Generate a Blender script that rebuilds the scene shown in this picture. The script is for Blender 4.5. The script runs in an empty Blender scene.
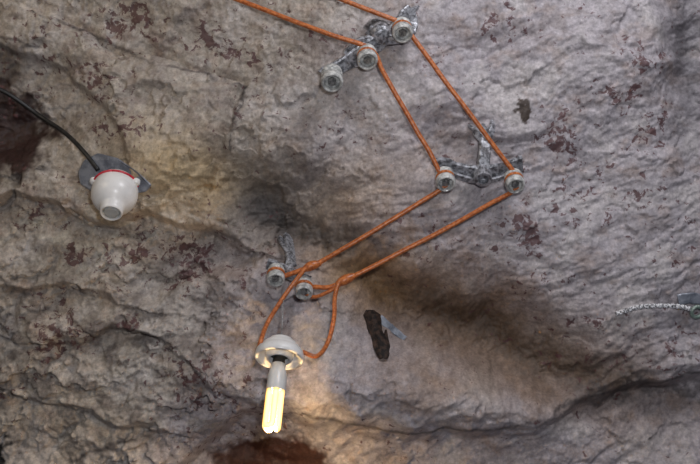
import bpy, bmesh, math, numpy as np, random
from mathutils import Vector, Matrix
random.seed(3)
sc=bpy.context.scene
sc.view_settings.view_transform='Standard'
# ---------------- frame of the rock face ----------------
PITCH=math.radians(35); D=1.944; FPX=700*50/36.0
fwd=Vector((0,math.cos(PITCH),math.sin(PITCH))); upv=Vector((0,-math.sin(PITCH),math.cos(PITCH))); rt=Vector((1,0,0))
CAM=Vector((0,0,1.55)); ORG=CAM+fwd*D
F=Matrix(((rt.x,upv.x,-fwd.x,ORG.x),(rt.y,upv.y,-fwd.y,ORG.y),(rt.z,upv.z,-fwd.z,ORG.z),(0,0,0,1)))
DOWN=Vector((0,-math.cos(PITCH),math.sin(PITCH)))   # gravity in rock-face frame
S=0.002
# ---------------- noise ----------------
def _h(ix,iy,seed):
    n=(ix.astype(np.int64)*374761393+iy.astype(np.int64)*668265263+seed*1442695041)&0x7fffffff
    n=((n^(n>>13))*1274126177)&0x7fffffff
    n=(n^(n>>16))*1103515245&0x7fffffff
    return ((n>>7)&0xffff)/65535.0
def pn(x,y,seed=0):
    ix=np.floor(x);iy=np.floor(y);fx=x-ix;fy=y-iy
    ux=fx*fx*fx*(fx*(fx*6-15)+10);uy=fy*fy*fy*(fy*(fy*6-15)+10)
    def g(a,b,dx,dy):
        t=_h(a,b,seed)*2*np.pi
        return np.cos(t)*dx+np.sin(t)*dy
    a=g(ix,iy,fx,fy);b=g(ix+1,iy,fx-1,fy);c=g(ix,iy+1,fx,fy-1);d=g(ix+1,iy+1,fx-1,fy-1)
    return 1.5*((a*(1-ux)+b*ux)*(1-uy)+(c*(1-ux)+d*ux)*uy)
def fbm(x,y,o=5,seed=0,gain=.5):
    r=0;a=1.0
    for i in range(o):
        r=r+a*pn(x*2**i+i*7.3,y*2**i-i*3.1,seed+i);a*=gain
    return r
def facet(x,y,seed):
    ix=np.floor(x);iy=np.floor(y);best=np.full(x.shape,9.0);val=np.zeros(x.shape)
    for dx in(-1,0,1):
        for dy in(-1,0,1):
            cx=ix+dx;cy=iy+dy
            jx=cx+_h(cx,cy,seed);jy=cy+_h(cx,cy,seed+5)
            ex=x-jx;ey=y-jy;d=ex*ex+ey*ey
            t1=_h(cx,cy,seed+9)-.5;t2=_h(cx,cy,seed+13)-.5;o=_h(cx,cy,seed+17)-.5
            v=t1*ex*2.2+t2*ey*2.2+o*.4
            m=d<best;best=np.where(m,d,best);val=np.where(m,v,val)
    return val
def sst(a,b,x):
    t=np.clip((x-a)/(b-a),0,1);return t*t*(3-2*t)
def blob(X,Y,px,py,rx,ry,ang=0,p=1.0):
    a=math.radians(ang);dx=X-px;dy=Y-py
    x=(dx*math.cos(a)+dy*math.sin(a))/rx;y=(-dx*math.sin(a)+dy*math.cos(a))/ry
    return np.exp(-(x*x+y*y)**p)
def polyd(X,Y,pts):
    best=np.full(X.shape,1e9);side=np.zeros(X.shape)
    for (x0,y0),(x1,y1) in zip(pts[:-1],pts[1:]):
        dx=x1-x0;dy=y1-y0;L=dx*dx+dy*dy
        t=np.clip(((X-x0)*dx+(Y-y0)*dy)/L,0,1)
        ex=X-x0-t*dx;ey=Y-y0-t*dy;d=np.hypot(ex,ey)
        s=np.sign(dx*ey-dy*ex)
        m=d<best;best=np.where(m,d,best);side=np.where(m,s,side)
    return best,side
LEDGE=[(-300,520),(100,500),(190,455),(240,405),(300,412),(400,433),(520,424),(600,395),(700,372),(1000,330)]
CREASE=[(60,20),(150,62),(242,86),(228,150),(215,190)]
def H(u,v):
    u=np.asarray(u,float);v=np.asarray(v,float)
    X0=u/S+350;Y0=232-v/S
    w1=fbm(X0/90,Y0/90,3,31);w2=fbm(X0/90,Y0/90,3,47)
    X=X0+14*w1;Y=Y0+14*w2
    h=0.030*fbm(X0/330,Y0/330,2,3)+.013*fbm(X0/110,Y0/80,2,8)
    h=h-0.070*blob(X,Y,272,208,64,42,20)
    h=h-0.045*blob(X,Y,370,285,80,28,30)
    h=h-0.105*blob(X,Y,490,338,150,38,25)
    h=h+0.060*blob(X,Y,400,398,200,32,8)
    h=h+0.035*blob(X,Y,460,90,200,90,-10)
    h=h+0.050*blob(X,Y,160,150,80,50,25)
    h=h-0.055*blob(X,Y,10,115,50,60,40)
    h=h+0.030*blob(X,Y,90,330,120,70,10)
    h=h-0.04*blob(X,Y,205,255,80,20,-20)
    h=h-0.07*blob(X,Y,700,40,30,90,0)
    h=h+0.03*blob(X,Y,650,160,60,120,0)
    h=h-0.07*blob(X,Y,275,478,80,28,0)
    d,s=polyd(X,Y,LEDGE); d2=d*s
    h=h-0.045*sst(0,18,d2)+0.016*np.exp(-np.abs(d2+10)/16)+0.038*sst(30,120,d2)
    d,s=polyd(X,Y,CREASE)
    h=h-0.015*np.exp(-(d/6)**2)+0.018*s*np.exp(-(d/45)**2)
    for pts,am,wd in(([(-150,185),(60,205),(150,224),(235,246)],.020,40),([(60,335),(150,338),(215,372),(250,400)],.014,35),
                     ([(-50,290),(60,285),(140,300)],.012,30),([(-60,395),(60,400),(170,430)],.014,30),
                     ([(470,60),(560,40),(700,60)],-.007,60),([(0,50),(60,70),(120,120),(130,160)],.012,40)):
        d,s=polyd(X,Y,pts);h=h-am*s*np.exp(-(d/wd))*sst(0,4,d)
    left=1-sst(220,380,X0+.35*(Y0-232))
    low=sst(150,250,Y0)
    rough=0.26+0.54*left*low+0.30*left
    f1=fbm(X0/40,Y0/40,4,71,.6);f2=fbm(X0/40,Y0/40,4,171,.6)
    fw=14*f1;gw=14*f2
    h=h+rough*(0.024*facet((X0+fw)/70,(Y0+gw)/44,5)+0.011*facet((X0-fw)/32,(Y0+gw)/22,25)+0.0036*facet((X0+gw)/12,(Y0-fw)/9,35))
    bil=np.abs(pn(X0/34,Y0/24,11))+.5*np.abs(pn(X0/16,Y0/12,12))+.22*np.abs(pn(X0/7.5,Y0/6,13))
    h=h+(0.15+.85*rough)*0.0060*bil
    a=math.radians(-22);sx=X0*math.cos(a)+Y0*math.sin(a)+10*w1;sy=-X0*math.sin(a)+Y0*math.cos(a)+18*w2
    h=h+(1.25-left)*0.0038*fbm(sx/80,sy/15,4,91,.5)
    h=h+0.0016*fbm(X0/9,Y0/8,3,17,.6)
    return h
# ---------------- rock mesh ----------------
step=0.0026
us=np.arange(-1.2,1.2,step);vs=np.arange(-0.9,0.9,step)
UU,VV=np.meshgrid(us,vs);HH=H(UU,VV)
nx=len(us);ny=len(vs)
Fn=np.array(F)
P3=np.stack([UU.ravel(),VV.ravel(),HH.ravel(),np.ones(nx*ny)],0)
W3=(Fn@P3)[:3].T
idx=np.arange(nx*ny).reshape(ny,nx)
q=np.stack([idx[:-1,:-1],idx[:-1,1:],idx[1:,1:],idx[1:,:-1]],-1).reshape(-1,4)
me=bpy.data.meshes.new('cave_rock_ceiling')
me.vertices.add(nx*ny);me.vertices.foreach_set('co',W3.astype(np.float32).ravel())
me.loops.add(q.size);me.loops.foreach_set('vertex_index',q.astype(np.int32).ravel())
me.polygons.add(len(q));me.polygons.foreach_set('loop_start',(np.arange(len(q))*4).astype(np.int32))
me.update(calc_edges=True)
me.polygons.foreach_set('use_smooth',np.ones(len(q),bool))
X=UU/S+350;Y=232-VV/S
n1=fbm(X/60,Y/60,5,201,.6);n2=fbm(X/18,Y/18,4,231,.6);n3=fbm(X/150,Y/150,4,251);n4=fbm(X/30,Y/22,5,281,.65);n6=fbm(X/60,Y/60,5,271,.65)
Xw=X+25*n1;Yw=Y+25*n6
Xs=X+10*n1;Ys=Y+10*n6
def mixc(c,col,m):
    m=np.clip(m,0,1)[...,None];return c*(1-m)+np.array(col)*m
C=np.ones(X.shape+(3,))*np.array((.44,.405,.43))
leftm=1-sst(160,360,X+.5*(Y-232)+60*n3)
C=mixc(C,(.43,.375,.305),leftm*.85)
C=mixc(C,(.60,.56,.54),sst(-.1,.9,n1)*.5)
C=mixc(C,(.22,.18,.17),sst(.1,.9,-n1+.5*n2)*.45)
C=mixc(C,(.36,.24,.17),sst(.1,.9,n4-.3*n1)*.28)
C=mixc(C,(.56,.41,.21),blob(Xs,Ys,192,178,78,40,10)*.75)  # bulb's warm glow painted into the rock colour
C=mixc(C,(.50,.34,.18),blob(Xs,Ys,345,200,90,35,-25)*.4)  # warm-lit band of rock, its light painted in as colour
C=mixc(C,(.52,.31,.12),blob(Xs,Ys,372,280,62,28,30)*.85)
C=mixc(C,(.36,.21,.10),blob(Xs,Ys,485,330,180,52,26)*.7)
C=mixc(C,(.08,.046,.025),blob(Xs,Ys,478,326,130,32,26)*.94)  # brown stain, with the hollow's shade painted in
C=mixc(C,(.09,.06,.04),blob(Xs,Ys,590,372,90,24,12)*.8)  # stain and painted shade, lower end of the hollow
C=mixc(C,(.34,.21,.11),blob(Xw,Yw,440,380,80,25,10)*.45)
C=mixc(C,(.040,.036,.038),blob(Xs,Ys,270,212,52,38,15,1.2)*.93)  # shadow of the lamp cap, painted dark on the rock
C=mixc(C,(.06,.052,.048),blob(Xs,Ys,325,236,55,18,10)*.8)  # painted cap shadow, stretched to the right
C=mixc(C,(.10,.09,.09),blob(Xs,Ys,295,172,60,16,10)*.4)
C=mixc(C,(.12,.10,.10),blob(Xw,Yw,215,155,30,25,60)*.35)
C=mixc(C,(.62,.58,.50),sst(.0,.6,n2+.4*n1)*blob(Xw,Yw,80,235,120,30,5)*.8)
C=mixc(C,(.56,.52,.45),sst(.0,.5,n2)*blob(Xw,Yw,60,400,150,60,5)*.5)
C=mixc(C,(.13,.10,.09),sst(-.2,.6,-n4)*blob(Xw,Yw,110,345,190,110,5)*.7)
C=mixc(C,(.18,.11,.09),sst(.0,.7,-n4)*blob(Xw,Yw,120,50,190,70,5)*.5)
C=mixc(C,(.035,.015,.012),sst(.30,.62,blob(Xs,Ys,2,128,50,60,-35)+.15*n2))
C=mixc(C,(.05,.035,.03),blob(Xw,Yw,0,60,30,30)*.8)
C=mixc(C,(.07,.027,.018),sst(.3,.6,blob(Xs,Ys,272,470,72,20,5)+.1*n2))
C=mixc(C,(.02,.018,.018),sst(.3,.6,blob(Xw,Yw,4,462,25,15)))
C=mixc(C,(.07,.05,.04),sst(.45,.6,blob(X+10*n2,Y+10*n2,523,112,12,14,-30)+.1*n2))
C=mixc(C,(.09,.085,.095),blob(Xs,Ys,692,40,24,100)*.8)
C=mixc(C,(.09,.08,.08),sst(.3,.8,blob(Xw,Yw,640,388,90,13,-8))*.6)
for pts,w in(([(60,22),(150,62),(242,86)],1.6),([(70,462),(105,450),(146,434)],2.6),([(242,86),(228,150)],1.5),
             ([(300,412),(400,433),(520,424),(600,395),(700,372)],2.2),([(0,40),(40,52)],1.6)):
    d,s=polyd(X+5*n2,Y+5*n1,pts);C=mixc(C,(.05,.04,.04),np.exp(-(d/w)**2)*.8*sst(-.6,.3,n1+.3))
C*= (1+.24*fbm(X/7,Y/7,3,301,.6))[...,None]
C=np.clip(C,0.01,.9)
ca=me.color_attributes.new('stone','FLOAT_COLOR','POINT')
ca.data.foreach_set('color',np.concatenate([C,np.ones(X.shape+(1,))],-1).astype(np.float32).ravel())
spk=.30+.25*n3
for (px,py,rx,ry,a,k) in((130,22,45,28,20,.95),(220,45,60,22,20,.9),(100,75,45,25,25,.8),(120,130,60,22,15,.75),(60,30,40,25,0,.6),
    (180,258,30,34,40,1.05),(82,252,22,9,0,1.1),(135,250,12,16,0,1.15),(130,318,22,14,20,1.05),(60,330,40,60,0,.75),(25,215,25,16,0,.9),
    (525,235,35,14,50,1.0),(555,140,32,26,40,.95),(640,55,45,22,10,.9),(610,90,30,18,0,.85),(650,130,45,45,0,.65),(580,200,60,50,0,.65),(640,195,14,12,0,.95),
    (520,170,22,14,0,.85),(540,285,50,22,0,.7),(590,320,30,12,0,.9),(300,50,50,35,0,.6),(500,30,60,30,0,.6),(440,240,50,22,0,.6),(200,380,60,50,0,.75),(660,250,30,40,0,.6),(360,130,60,40,0,.5)):
    spk=np.maximum(spk,k*blob(Xw*.5+X*.5,Yw*.5+Y*.5,px,py,rx,ry,a))
at=me.attributes.new('speck','FLOAT','POINT');at.data.foreach_set('value',spk.astype(np.float32).ravel())
rock=bpy.data.objects.new('cave_rock_ceiling',me);sc.collection.objects.link(rock)
# ---------------- materials ----------------
def newmat(n):
    m=bpy.data.materials.new(n);m.use_nodes=True;nt=m.node_tree
    return m,nt,nt.nodes['Principled BSDF']
m,nt,b=newmat('cave_stone');N=nt.nodes.new;L=nt.links.new
tc=N('ShaderNodeTexCoord')
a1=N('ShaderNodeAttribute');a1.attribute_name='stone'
a2=N('ShaderNodeAttribute');a2.attribute_name='speck'
ns=N('ShaderNodeTexNoise');ns.inputs['Scale'].default_value=55;ns.inputs['Detail'].default_value=6;ns.inputs['Roughness'].default_value=.66;ns.inputs['Distortion'].default_value=.5
L(tc.outputs['Object'],ns.inputs['Vector'])
mm=N('ShaderNodeMath');mm.operation='MULTIPLY_ADD';mm.inputs[1].default_value=.26;mm.inputs[2].default_value=-.705
L(a2.outputs['Fac'],mm.inputs[0])
ad=N('ShaderNodeMath');ad.operation='ADD';L(mm.outputs[0],ad.inputs[0]);L(ns.outputs['Fac'],ad.inputs[1])
mr=N('ShaderNodeMapRange');mr.inputs['From Min'].default_value=0;mr.inputs['From Max'].default_value=.03;L(ad.outputs[0],mr.inputs['Value'])
mx=N('ShaderNodeMix');mx.data_type='RGBA';mx.inputs['B'].default_value=(.10,.038,.040,1)
sf=N('ShaderNodeMath');sf.operation='MULTIPLY';sf.inputs[1].default_value=.85;L(mr.outputs[0],sf.inputs[0])
n5=N('ShaderNodeTexNoise');n5.inputs['Scale'].default_value=190;n5.inputs['Detail'].default_value=5;n5.inputs['Roughness'].default_value=.7;L(tc.outputs['Object'],n5.inputs['Vector'])
mr5=N('ShaderNodeMapRange');mr5.inputs['From Min'].default_value=.3;mr5.inputs['From Max'].default_value=.7;mr5.inputs['To Min'].default_value=.68;mr5.inputs['To Max'].default_value=1.24
L(n5.outputs['Fac'],mr5.inputs['Value'])
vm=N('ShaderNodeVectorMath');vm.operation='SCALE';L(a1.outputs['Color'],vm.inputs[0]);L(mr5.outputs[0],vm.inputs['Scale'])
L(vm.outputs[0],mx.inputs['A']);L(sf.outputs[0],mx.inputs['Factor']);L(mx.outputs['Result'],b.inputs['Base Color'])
b.inputs['Roughness'].default_value=.58;b.inputs['Specular IOR Level'].default_value=.5
bp=N('ShaderNodeBump');bp.inputs['Strength'].default_value=.65;bp.inputs['Distance'].default_value=.004
n6_=N('ShaderNodeTexNoise');n6_.inputs['Scale'].default_value=100;n6_.inputs['Detail'].default_value=6;n6_.inputs['Roughness'].default_value=.65;L(tc.outputs['Object'],n6_.inputs['Vector'])
L(n6_.outputs['Fac'],bp.inputs['Height']);L(bp.outputs[0],b.inputs['Normal'])
me.materials.append(m)
def noisy(n,c1,c2,scale,rough,metal=0,bump=.2,lo=.4,hi=.6,spec=.5):
    m,nt,b=newmat(n);N=nt.nodes.new;L=nt.links.new
    tc=N('ShaderNodeTexCoord');t=N('ShaderNodeTexNoise');t.inputs['Scale'].default_value=scale;t.inputs['Detail'].default_value=5;t.inputs['Roughness'].default_value=.65
    L(tc.outputs['Object'],t.inputs['Vector'])
    r=N('ShaderNodeValToRGB');r.color_ramp.elements[0].position=lo;r.color_ramp.elements[1].position=hi
    r.color_ramp.elements[0].color=(*c1,1);r.color_ramp.elements[1].color=(*c2,1)
    L(t.outputs['Fac'],r.inputs[0]);L(r.outputs[0],b.inputs['Base Color'])
    b.inputs['Roughness'].default_value=rough;b.inputs['Metallic'].default_value=metal;b.inputs['Specular IOR Level'].default_value=spec
    bb=N('ShaderNodeBump');bb.inputs['Strength'].default_value=bump;bb.inputs['Distance'].default_value=.002
    L(t.outputs['Fac'],bb.inputs['Height']);L(bb.outputs[0],b.inputs['Normal']);return m
M_metal=noisy('galvanised_metal',(.12,.12,.13),(.52,.53,.57),120,.36,.4,.6)
M_dark=noisy('dark_socket',(.02,.018,.015),(.06,.05,.04),60,.5)
M_por=noisy('grimy_porcelain',(.30,.305,.30),(.72,.72,.69),90,.20,0,.15)
M_hole=noisy('insulator_bolt',(.16,.16,.16),(.48,.47,.45),150,.35,.5)
M_wire=noisy('orange_insulation',(.36,.095,.028),(.66,.21,.06),160,.30,0,.25)
M_white=noisy('white_plastic',(.80,.79,.77),(.92,.91,.89),30,.30,0,.05)
M_bulbw=noisy('bulb_base_plastic',(.70,.69,.66),(.80,.79,.76),30,.3,0,.02)
M_grey=noisy('grey_plate',(.14,.155,.19),(.30,.32,.37),45,.35,.2,.4)
M_red=noisy('red_band',(.55,.02,.04),(.72,.05,.08),60,.4)
M_blk=noisy('black_cable',(.012,.012,.012),(.03,.028,.026),60,.45)
M_wood=noisy('dark_wood',(.010,.006,.005),(.08,.045,.03),90,.75,0,1,.42,.68)
M_braid=noisy('braided_sheath',(.06,.06,.07),(.95,.95,.97),300,.3,.1,.8,.44,.50)
M_steel=noisy('thin_steel',(.25,.25,.25),(.5,.5,.5),200,.35,.8)
M_green=noisy('oxidised_ring',(.20,.28,.24),(.45,.52,.46),80,.4,.3)
mg,nt,b=newmat('fluorescent_glass')
b.inputs['Base Color'].default_value=(.8,.6,.3,1)
lw=nt.nodes.new('ShaderNodeLayerWeight');lw.inputs['Blend'].default_value=.40
cr=nt.nodes.new('ShaderNodeValToRGB');cr.color_ramp.elements[0].color=(1,.78,.30,1);cr.color_ramp.elements[1].color=(.62,.27,.03,1)
cr.color_ramp.elements[1].position=.75
nt.links.new(lw.outputs['Facing'],cr.inputs[0]);nt.links.new(cr.outputs[0],b.inputs['Emission Color'])
b.inputs['Emission Strength'].default_value=2.1
M_glow=mg
ml,nt,b=newmat('clear_lens');b.inputs['Base Color'].default_value=(.75,.78,.78,1);b.inputs['Roughness'].default_value=.08;b.inputs['Transmission Weight'].default_value=.6
M_lens=ml
# ---------------- helpers (coordinates in rock-face frame) ----------------
def hf(u,v): return float(H(np.array([u]),np.array([v]))[0])
_o=[-.015,0,.015];_a=np.array([[i,j] for i in _o for j in _o])
def hs(u,v): return float(H(_a[:,0]+u,_a[:,1]+v).mean())
def P(px,py,off=0):
    x=(px-350)/FPX;y=(232-py)/FPX;d=D
    for _ in range(9): d=.3*d+.7*(D-hs(x*d,y*d)-off)
    return Vector((x*d,y*d,D-d))
def Pw(px,py,w):
    d=D-w;return Vector(((px-350)/FPX*d,(232-py)/FPX*d,w))
def obj(name,verts,faces,mat,parent=None,smooth=True,bevel=0):
    me=bpy.data.meshes.new(name)
    me.from_pydata([tuple(F@Vector(v)) for v in verts],[],faces);me.materials.append(mat)
    bm=bmesh.new();bm.from_mesh(me);bmesh.ops.recalc_face_normals(bm,faces=bm.faces);bm.to_mesh(me);bm.free()
    if smooth:
        for p in me.polygons:p.use_smooth=True
    o=bpy.data.objects.new(name,me);sc.collection.objects.link(o)
    if bevel:
        md=o.modifiers.new('b','BEVEL');md.width=bevel;md.segments=2
    return o
def empty(name,loc):
    e=bpy.data.objects.new(name,None);e.empty_display_size=.02;sc.collection.objects.link(e);e.location=F@Vector(loc)
    bpy.context.view_layer.update();return e
def adopt(o,e):
    o.parent=e;o.matrix_parent_inverse=Matrix.Translation(-e.location);return o
def frame(ax):
    ax=Vector(ax).normalized();t=Vector((1,0,0)) if abs(ax.x)<.8 else Vector((0,1,0))
    a=ax.cross(t).normalized();return ax,a,ax.cross(a).normalized()
def lathe(name,org,ax,prof,mat,seg=40,parent=None,kz=1,kr=1):
    ax,a,b_=frame(ax);org=Vector(org);vs=[];fs=[]
    for z,r in prof:
        for i in range(seg):
            t=2*math.pi*i/seg;vs.append(org+ax*z*kz+(a*math.cos(t)+b_*math.sin(t))*max(r*kr,1e-5))
    for k in range(len(prof)-1):
        for i in range(seg):
            j=(i+1)%seg;fs.append((k*seg+i,k*seg+j,(k+1)*seg+j,(k+1)*seg+i))
    o=obj(name,vs,fs,mat)
    md=o.modifiers.new('e','EDGE_SPLIT');md.split_angle=math.radians(42)
    return adopt(o,parent) if parent else o
def smoothpts(pts,n=8):
    pts=[Vector(p) for p in pts]
    if len(pts)<3:
        return [pts[0].lerp(pts[-1],i/n) for i in range(n+1)]
    out=[];q=[pts[0]*2-pts[1]]+pts+[pts[-1]*2-pts[-2]]
    for i in range(1,len(q)-2):
        p0,p1,p2,p3=q[i-1:i+3]
        for k in range(n):
            t=k/n;out.append(.5*((2*p1)+(p2-p0)*t+(2*p0-5*p1+4*p2-p3)*t*t+(3*p1-p0-3*p2+p3)*t**3))
    out.append(pts[-1]);return out
def tube(name,pts,r,mat,parent=None,n=8,seg=12,rad=None,smooth=True):
    pp=smoothpts(pts,n) if smooth else [Vector(p) for p in pts]
    vs=[];fs=[];m=len(pp);nrm=None
    for i,p in enumerate(pp):
        t=(pp[min(i+1,m-1)]-pp[max(i-1,0)]).normalized()
        if nrm is None: nrm=frame(t)[1]
        nrm=(nrm-t*nrm.dot(t)).normalized();bn=t.cross(nrm)
        rr=r if rad is None else rad(i/(m-1))
        for k in range(seg):
            a=2*math.pi*k/seg;vs.append(p+(nrm*math.cos(a)+bn*math.sin(a))*rr)
    for i in range(m-1):
        for k in range(seg):
            l=(k+1)%seg;fs.append((i*seg+k,i*seg+l,(i+1)*seg+l,(i+1)*seg+k))
    fs.append(tuple(range(seg))[::-1]);fs.append(tuple((m-1)*seg+k for k in range(seg)))
    o=obj(name,vs,fs,mat)
    return adopt(o,parent) if parent else o
def strap(name,pts,width,thick,mat,parent,nrm=(0,0,1),wf=None,n=6):
    pp=smoothpts(pts,n);m=len(pp);vs=[];fs=[];nz=Vector(nrm).normalized()
    for i,p in enumerate(pp):
        t=(pp[min(i+1,m-1)]-pp[max(i-1,0)]).normalized();s=t.cross(nz).normalized();u=s.cross(t).normalized()
        w=(width if wf is None else wf(i/(m-1)))/2*(1+random.uniform(-.08,.08));h=thick/2
        for a,b in((-1,-.6),(-.8,-1),(.8,-1),(1,-.6),(1,.6),(.8,1),(-.8,1),(-1,.6)): vs.append(p+s*w*a+u*h*b)
    for i in range(m-1):
        for k in range(8):
            l=(k+1)%8;fs.append((i*8+k,i*8+l,(i+1)*8+l,(i+1)*8+k))
    fs.append(tuple(range(8))[::-1]);fs.append(tuple((m-1)*8+k for k in range(8)))
    o=obj(name,vs,fs,mat,smooth=False);return adopt(o,parent)
IAX=Vector((0.03,-.62,.78)).normalized()
GZ=.016
def insulator(c,e,i,k=1.0,mat=None):
    mat=mat or M_por
    o=Vector(c)-IAX*GZ*k
    pr=[(-.004,0),(-.004,.012),(0,.0185),(.008,.0195),(.011,.018),(.0125,.0145),(.0195,.0145),(.021,.018),(.024,.0200),(.034,.0200),(.038,.0185),(.039,.0165),(.0375,.0145),(.029,.0135),(.029,0)]
    lathe(f'insulator_{i}',o,IAX,[(z*k,r*k) for z,r in pr],mat,36,e)
    lathe(f'insulator_bolt_{i}',o,IAX,[(.0265*k,.0085*k),(.034*k,.0085*k),(.0355*k,.007*k),(.0355*k,0)],M_hole,6,e)
    return o
def ring(name,c,r,tr,mat,e,ax=IAX):
    ax,a,b_=frame(ax);pts=[Vector(c)+(a*math.cos(t)+b_*math.sin(t))*r for t in np.linspace(0,2*math.pi,33)]
    tube(name,pts,tr,mat,e,n=1,seg=8,smooth=False)
WR=.0047
OFF=.050
A1=P(402,29,OFF);A2=P(367,56,OFF);A3=P(332,77,OFF)
B1=P(445,178,OFF);B2=P(514,180,OFF)
C1=P(276,274,OFF+.01);C2=P(304,287,OFF+.01)
def back(c,z=.022): return Vector(c)-IAX*z
# bracket A
e=empty('insulator_bracket',P(370,48))
strap('crossbar',[back(A1)+Vector((.02,.03,-.01)),back(A1),back(A2),back(A3),back(A3)+Vector((-.012,-.012,0))],.03,.009,M_metal,e,IAX,lambda t:.028+.012*math.sin(t*9)**2)
hub=(A1+A2)/2-IAX*.014
lathe('hub',hub+Vector((-.006,.010,0)),IAX,[(-.02,0),(-.02,.02),(0,.022),(.008,.020),(.014,.012),(.014,0)],M_metal,24,e)
strap('anchor_arm',[hub+Vector((-.03,.02,.0)),hub,hub+Vector((.05,.012,.0)),P(412,14,.012),P(416,10,-.01)],.022,.008,M_metal,e,IAX)
strap('anchor_leg',[hub,hub+Vector((-.012,.03,-.01)),P(368,30,-.01)],.026,.009,M_metal,e,IAX)
strap('side_arm',[hub,hub+Vector((-.045,-.005,.0)),hub+Vector((-.075,-.03,-.004))],.018,.008,M_metal,e,IAX)
tube('stem',[hub,Vector((hub.x,hub.y,hf(hub.x,hub.y)-.01))],.009,M_metal,e)
for i,c in enumerate((A1,A2,A3)): insulator(c,e,i+1,1.0 if i<2 else 1.08)
# bracket B
e=empty('insulator_bracket.001',P(482,175))
hub=P(482,174,OFF-.018)
strap('crossbar',[back(B1)+Vector((-.016,.004,0)),back(B1)+Vector((0,.014,0)),hub+Vector((-.03,.006,.0)),hub,hub+Vector((.03,.008,0)),back(B2)+Vector((0,.016,0)),back(B2)+Vector((.020,.020,0))],.03,.009,M_metal,e,IAX,lambda t:.022+.014*abs(math.cos(t*6.28)))
strap('lower_arm',[back(B1),hub+Vector((-.02,-.012,0)),hub+Vector((.02,-.012,0)),back(B2)],.012,.007,M_metal,e,IAX)
strap('anchor_arm',[hub,P(484,158,.034),P(485,142,.024),P(486,126,-.006)],.02,.010,M_metal,e,IAX,lambda t:.026-.004*t)
strap('anchor_prong',[P(485,142,.024),P(476,132,.018),P(470,127,-.006)],.016,.008,M_metal,e,IAX)
strap('anchor_prong_2',[P(485,142,.024),P(491,132,.018),P(493,122,-.006)],.014,.008,M_metal,e,IAX)
lathe('hub',hub-IAX*.010,IAX,[(-.01,0),(-.01,.014),(0,.018),(.018,.019),(.030,.016),(.030,.011),(.020,.009),(.020,0)],M_metal,28,e)
tube('stem',[hub,Vector((hub.x,hub.y,hf(hub.x,hub.y)-.01))],.009,M_metal,e)
for i,c in enumerate((B1,B2)): insulator(c,e,i+1,.95)
# bracket C
e=empty('insulator_bracket.002',P(290,262))
hub=(C1+C2)/2-IAX*.02
strap('crossbar',[back(C1)+Vector((-.018,.006,0)),back(C1),hub,back(C2),back(C2)+Vector((.012,-.004,0))],.026,.008,M_metal,e,IAX)
strap('anchor_arm',[hub,P(291,264,.035),P(290,250,.015),P(288,236,-.008)],.022,.009,M_metal,e,IAX)
strap('anchor_prong',[P(291,258,.03),P(284,248,.014),P(281,238,-.008)],.014,.007,M_metal,e,IAX)
tube('stem',[hub,Vector((hub.x,hub.y,hf(hub.x,hub.y)-.01))],.008,M_metal,e)
for i,c in enumerate((C1,C2)): insulator(c,e,i+1,.88)
# ---------------- lamp ----------------
S0=C1.lerp(C2,.30)+Vector((0,-.01,.010))
def proj(p): d=D-p.z;return 350+FPX*p.x/d,232-FPX*p.y/d
t=.0
while proj(S0+DOWN*t)[1]<338: t+=.001
L0=S0+DOWN*t
e=empty('hanging_lamp',L0)
tube('suspension_wire',[S0,L0+DOWN*.004],.0009,M_steel,e,n=4,seg=6)
LAX=(DOWN+Vector((-.06,0,0))).normalized()
KZ=1.10;KR=1.05
cap=[(0,0),(0,.008),(.002,.014),(.004,.021),(.008,.024),(.010,.0245),(.013,.031),(.018,.034),(.020,.0345),(.024,.039),(.026,.0415),(.034,.043),(.038,.043),(.040,.0415),(.040,.038),(.032,.0365),(.028,.034),(.025,.024),(.025,0)]
lathe('lamp_cap',L0,LAX,cap,M_white,56,e,KZ,KR)
lathe('socket_collar',L0,LAX,[(.024,.025),(.036,.0245),(.041,.022),(.041,.018),(.030,.017),(.026,.017)],M_white,40,e,KZ,KR)
lathe('socket_insert',L0,LAX,[(.025,.0175),(.033,.0172),(.033,0)],M_dark,32,e,KZ,KR)
lathe('bulb_thread',L0,LAX,[(.030,.010),(.052,.0115),(.052,.008)],M_dark,32,e,KZ,KR)
lathe('bulb_base',L0,LAX,[(.048,.0),(.048,.010),(.050,.0125),(.058,.0130),(.062,.0150),(.070,.0165),(.094,.0168),(.099,.0158),(.100,.014),(.100,0)],M_bulbw,40,e,KZ,1.02)
ax,a,b_=frame(LAX)
for k in range(3):
    th=k*2*math.pi/3+.35
    c=(a*math.cos(th)+b_*math.sin(th));s=(-a*math.sin(th)+b_*math.cos(th))
    r0=.0110;w=.0064;zz=.058
    base=L0+LAX*.099*KZ;pts=[base+c*r0+s*w,base+c*r0+s*w+LAX*zz*.5,base+c*r0+s*w+LAX*zz]
    for q_ in np.linspace(0,math.pi,7)[1:-1]: pts.append(base+c*r0+s*w*math.cos(q_)+LAX*(zz+.004+.008*math.sin(q_)))
    pts+=[base+c*r0-s*w+LAX*zz,base+c*r0-s*w+LAX*zz*.5,base+c*r0-s*w]
    tube(f'glass_tube_{k+1}',pts,.0054,M_glow,e,n=4,seg=14)
ld=bpy.data.lights.new('bulb_light','POINT');ld.energy=4.2;ld.color=(1,.66,.30);ld.shadow_soft_size=.004
o=bpy.data.objects.new('bulb_light',ld);sc.collection.objects.link(o);o.location=F@(base+LAX*.075);adopt(o,e)
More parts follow.
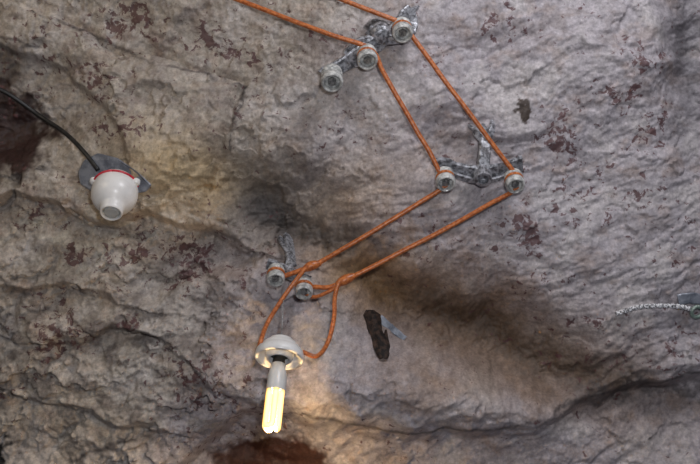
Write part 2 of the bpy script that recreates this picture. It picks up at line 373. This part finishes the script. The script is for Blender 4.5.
# ---------------- wires ----------------
def off2(c,px,py): return Vector(c)+Vector((px*S,-py*S,0))
def sag(a,b,n,amt,noise=.0006):
    out=[]
    for i in range(1,n):
        t=i/n;out.append(a.lerp(b,t)+DOWN*amt*4*t*(1-t)+Vector((random.uniform(-1,1),random.uniform(-1,1),random.uniform(-1,1)))*noise)
    return out
e=empty('orange_electrical_wire',A2)
s0=P(150,-35,OFF);a=off2(A2,3,-7);b1=off2(B1,-3,-5);c=Pw(316,264,C1.z+.004)
tube('run_upper',[s0]+sag(s0,a,6,.003)+[a]+sag(a,b1,6,.003)+[off2(b1,-2,0)],WR,M_wire,e)
tube('run_lower',[off2(B1,6,-2),off2(B1,0,8)]+sag(off2(B1,0,8),c,5,.004)+[c,off2(C1,8,2),off2(C1,-1,4)],WR,M_wire,e)
ring('tie_1',A2,.0165,.0032,M_wire,e);ring('tie_2',B1,.0158,.0032,M_wire,e);ring('tie_3',C1,.0150,.0032,M_wire,e)
in1=L0+LAX*.022+Vector((-.039,.0,.010))
tube('drop_lead',[Pw(318,263,C1.z+.006),Pw(308,266,C1.z+.014),Pw(297,279,C1.z+.022),Pw(283,298,C1.z+.030),Pw(268,322,C1.z+.05),Pw(261,340,in1.z),in1],.0043,M_wire,e)
tube('splice',[Pw(303,270,C1.z+.012),Pw(311,266,C1.z+.010),Pw(321,263,C1.z+.006)],.005,M_wire,e,rad=lambda t:.0045+.0050*math.sin(t*math.pi),n=6)
e=empty('orange_electrical_wire.001',A1)
a=off2(A1,1,-5);b2=off2(B2,3,-4);c=Pw(352,277,C2.z+.004)
s0=Pw(270,-31,A1.z)
tube('run_upper',[s0]+sag(s0,a,5,.002)+[a,off2(A1,6,2)]+sag(off2(A1,6,2),b2,6,.003)+[b2],WR,M_wire,e)
tube('run_lower',[off2(B2,6,-2),off2(B2,2,9)]+sag(off2(B2,2,9),c,6,.004)+[c,Pw(330,287,C2.z+.004),off2(C2,8,0),off2(C2,2,5)],WR,M_wire,e)
tube('tail',[Pw(345,282,C2.z+.008),Pw(328,292,C2.z+.008),Pw(314,297,C2.z+.004),off2(C2,0,6)],.0036,M_wire,e)
ring('tie_1',A1,.0165,.0032,M_wire,e);ring('tie_2',B2,.0158,.0032,M_wire,e);ring('tie_3',C2,.0150,.0032,M_wire,e)
in2=L0+LAX*.028+Vector((.041,0,.004))
tube('drop_lead',[Pw(353,276,C2.z+.006),Pw(341,280,C2.z+.014),Pw(335,296,C2.z+.02),Pw(334,318,C2.z+.035),Pw(328,342,C2.z+.05),Pw(317,356,in2.z),in2],.0043,M_wire,e)
tube('splice',[Pw(336,285,C2.z+.012),Pw(345,280,C2.z+.010),Pw(356,275,C2.z+.006)],.005,M_wire,e,rad=lambda t:.0045+.0055*math.sin(t*math.pi),n=6)
# ---------------- left lamp holder ----------------
LH=P(116,186,.026);HAX=Vector((.04,-.72,.68)).normalized()
e=empty('porcelain_lamp_holder',LH)
lathe('housing',LH,HAX,[(-.020,0),(-.020,.026),(-.012,.036),(0,.0425),(.012,.0455),(.024,.0460),(.036,.0445),(.046,.040),(.054,.033),(.059,.0265),(.062,.0240),(.070,.0225),(.077,.0220),(.079,.020),(.077,.0175),(.064,.0165),(.064,0)],M_white,56,e,.94,.96)
lathe('lens',LH,HAX,[(.0600,.0155),(.069,.0155),(.075,.012),(.077,0)],M_lens,32,e)
ax,a,b_=frame(HAX)
tube('red_band',[LH+HAX*(.002)+(a*math.cos(t)+b_*math.sin(t))*.0425 for t in np.linspace(0,2*math.pi,41)],.0022,M_red,e,n=1,seg=8,smooth=False)
poly=[(78,172),(84,160),(98,153),(118,158),(138,172),(152,185),(146,192),(118,196),(92,192),(80,184)]
vs=[P(x,y,.014) for x,y in poly]+[P(x,y,-.006) for x,y in poly];n=len(poly)
o=obj('mounting_plate',vs,[tuple(range(n))]+[(i,(i+1)%n,n+(i+1)%n,n+i) for i in range(n)],M_grey,smooth=False,bevel=.003);adopt(o,e)
tube('mount_stem',[P(113,178,-.005),LH],.022,M_grey,e,n=4)
for k,(x,y) in enumerate(((94,181),(136,182))):
    c=Pw(x,y,LH.z+.012);lathe(f'ear_{k+1}',c-HAX*.006,HAX,[(0,0),(0,.005),(.003,.008),(.009,.008),(.012,.005),(.012,0)],M_white,20,e)
e=empty('black_cable',P(50,130))
tube('cable',[P(-60,62,.012),P(-20,80,.012),P(10,95,.012),P(40,116,.012),P(65,133,.014),P(84,152,.020),P(98,170,.024)],.0044,M_blk,e)
# ---------------- wooden wedge ----------------
e=empty('wooden_wedge',P(376,333))
def chunk(name,cl,ws,ths,mat,e,off):
    vs=[];fs=[];m=len(cl);sg=12
    for i,(x,y) in enumerate(cl):
        c=P(x,y,off)
        for k in range(sg):
            a=2*math.pi*k/sg;j=random.uniform(.78,1.14)
            vs.append(c+Vector((ws[i]*S*math.cos(a)*j,random.uniform(-.002,.002),ths[i]*math.sin(a)*j)))
    for i in range(m-1):
        for k in range(sg):
            l=(k+1)%sg;fs.append((i*sg+k,i*sg+l,(i+1)*sg+l,(i+1)*sg+k))
    fs.append(tuple(range(sg)));fs.append(tuple((m-1)*sg+k for k in range(sg)))
    return adopt(obj(name,vs,fs,mat,smooth=False),e)
chunk('wedge_body',[(370,310),(371,314),(373,322),(375,330),(378,338),(380,346),(382,353),(383,358)],[5,8.5,8.5,7.5,8,7.5,7.5,5],[.008,.014,.018,.018,.018,.016,.014,.008],M_wood,e,.006)
chunk('wedge_splinter',[(386,330),(386,338),(387,346),(388,352)],[1,2.5,3,1],[.003,.006,.006,.002],M_wood,e,.010)
strap('grey_strip',[P(379,318,.006),P(386,324,.008),P(395,331,.009),P(405,339,.006)],.02,.004,M_grey,e,(0,0,1),lambda t:.019-.007*t)  # thin flat grey strip beside the wedge
# ---------------- braided cable at right ----------------
e=empty('braided_cable',P(655,308))
cp=[P(616,314,.008),P(628,310,.012),P(640,307,.012),P(655,306,.012),P(670,306,.012),P(682,307,.014),P(690,309,.016)]
for k in range(2):
    pp=smoothpts(cp,10);out=[]
    for i,p in enumerate(pp):
        an=i*.75+k*math.pi;out.append(p+Vector((0,math.cos(an),math.sin(an)))*.0024)
    tube(f'strand_{k+1}',out,.0030,M_braid,e,n=2,seg=8)
rc=P(697,312,.014);ring('end_ring',rc,.011,.0040,M_green,e,Vector((.1,-.3,1)))
strap('end_clamp',[P(678,300,.010),P(690,298,.014),P(706,300,.010)],.022,.008,M_grey,e,(0,0,1))
# ---------------- lights ----------------
w=bpy.data.worlds.new('w');sc.world=w;w.use_nodes=True
w.node_tree.nodes['Background'].inputs[0].default_value=(.62,.66,.9,1);w.node_tree.nodes['Background'].inputs[1].default_value=.05
def area(name,loc,tgt,size,power,col):
    ld=bpy.data.lights.new(name,'AREA');ld.size=size;ld.energy=power;ld.color=col
    o=bpy.data.objects.new(name,ld);sc.collection.objects.link(o);o.location=F@Vector(loc)
    o.rotation_euler=((F@Vector(tgt))-(F@Vector(loc))).to_track_quat('-Z','Y').to_euler();return o
area('camera_flash',(.10,.16,D-.1),(.12,.08,0),.06,9,(.95,.96,1))
area('high_soft_fill',(.60,1.20,.80),(.12,.05,0),.5,10,(.97,.96,1))  # unseen soft light, added high on the right as fill
area('warm_left_fill',(-1.1,.8,.8),(-.2,0,0),.5,2.4,(1,.82,.58))  # unseen light added to warm the left side
# ---------------- camera ----------------
cd=bpy.data.cameras.new('cam');cd.lens=50;cd.sensor_width=36;cd.clip_start=.01
co=bpy.data.objects.new('camera',cd);sc.collection.objects.link(co);co.matrix_world=F@Matrix.Translation((0,0,D));sc.camera=co
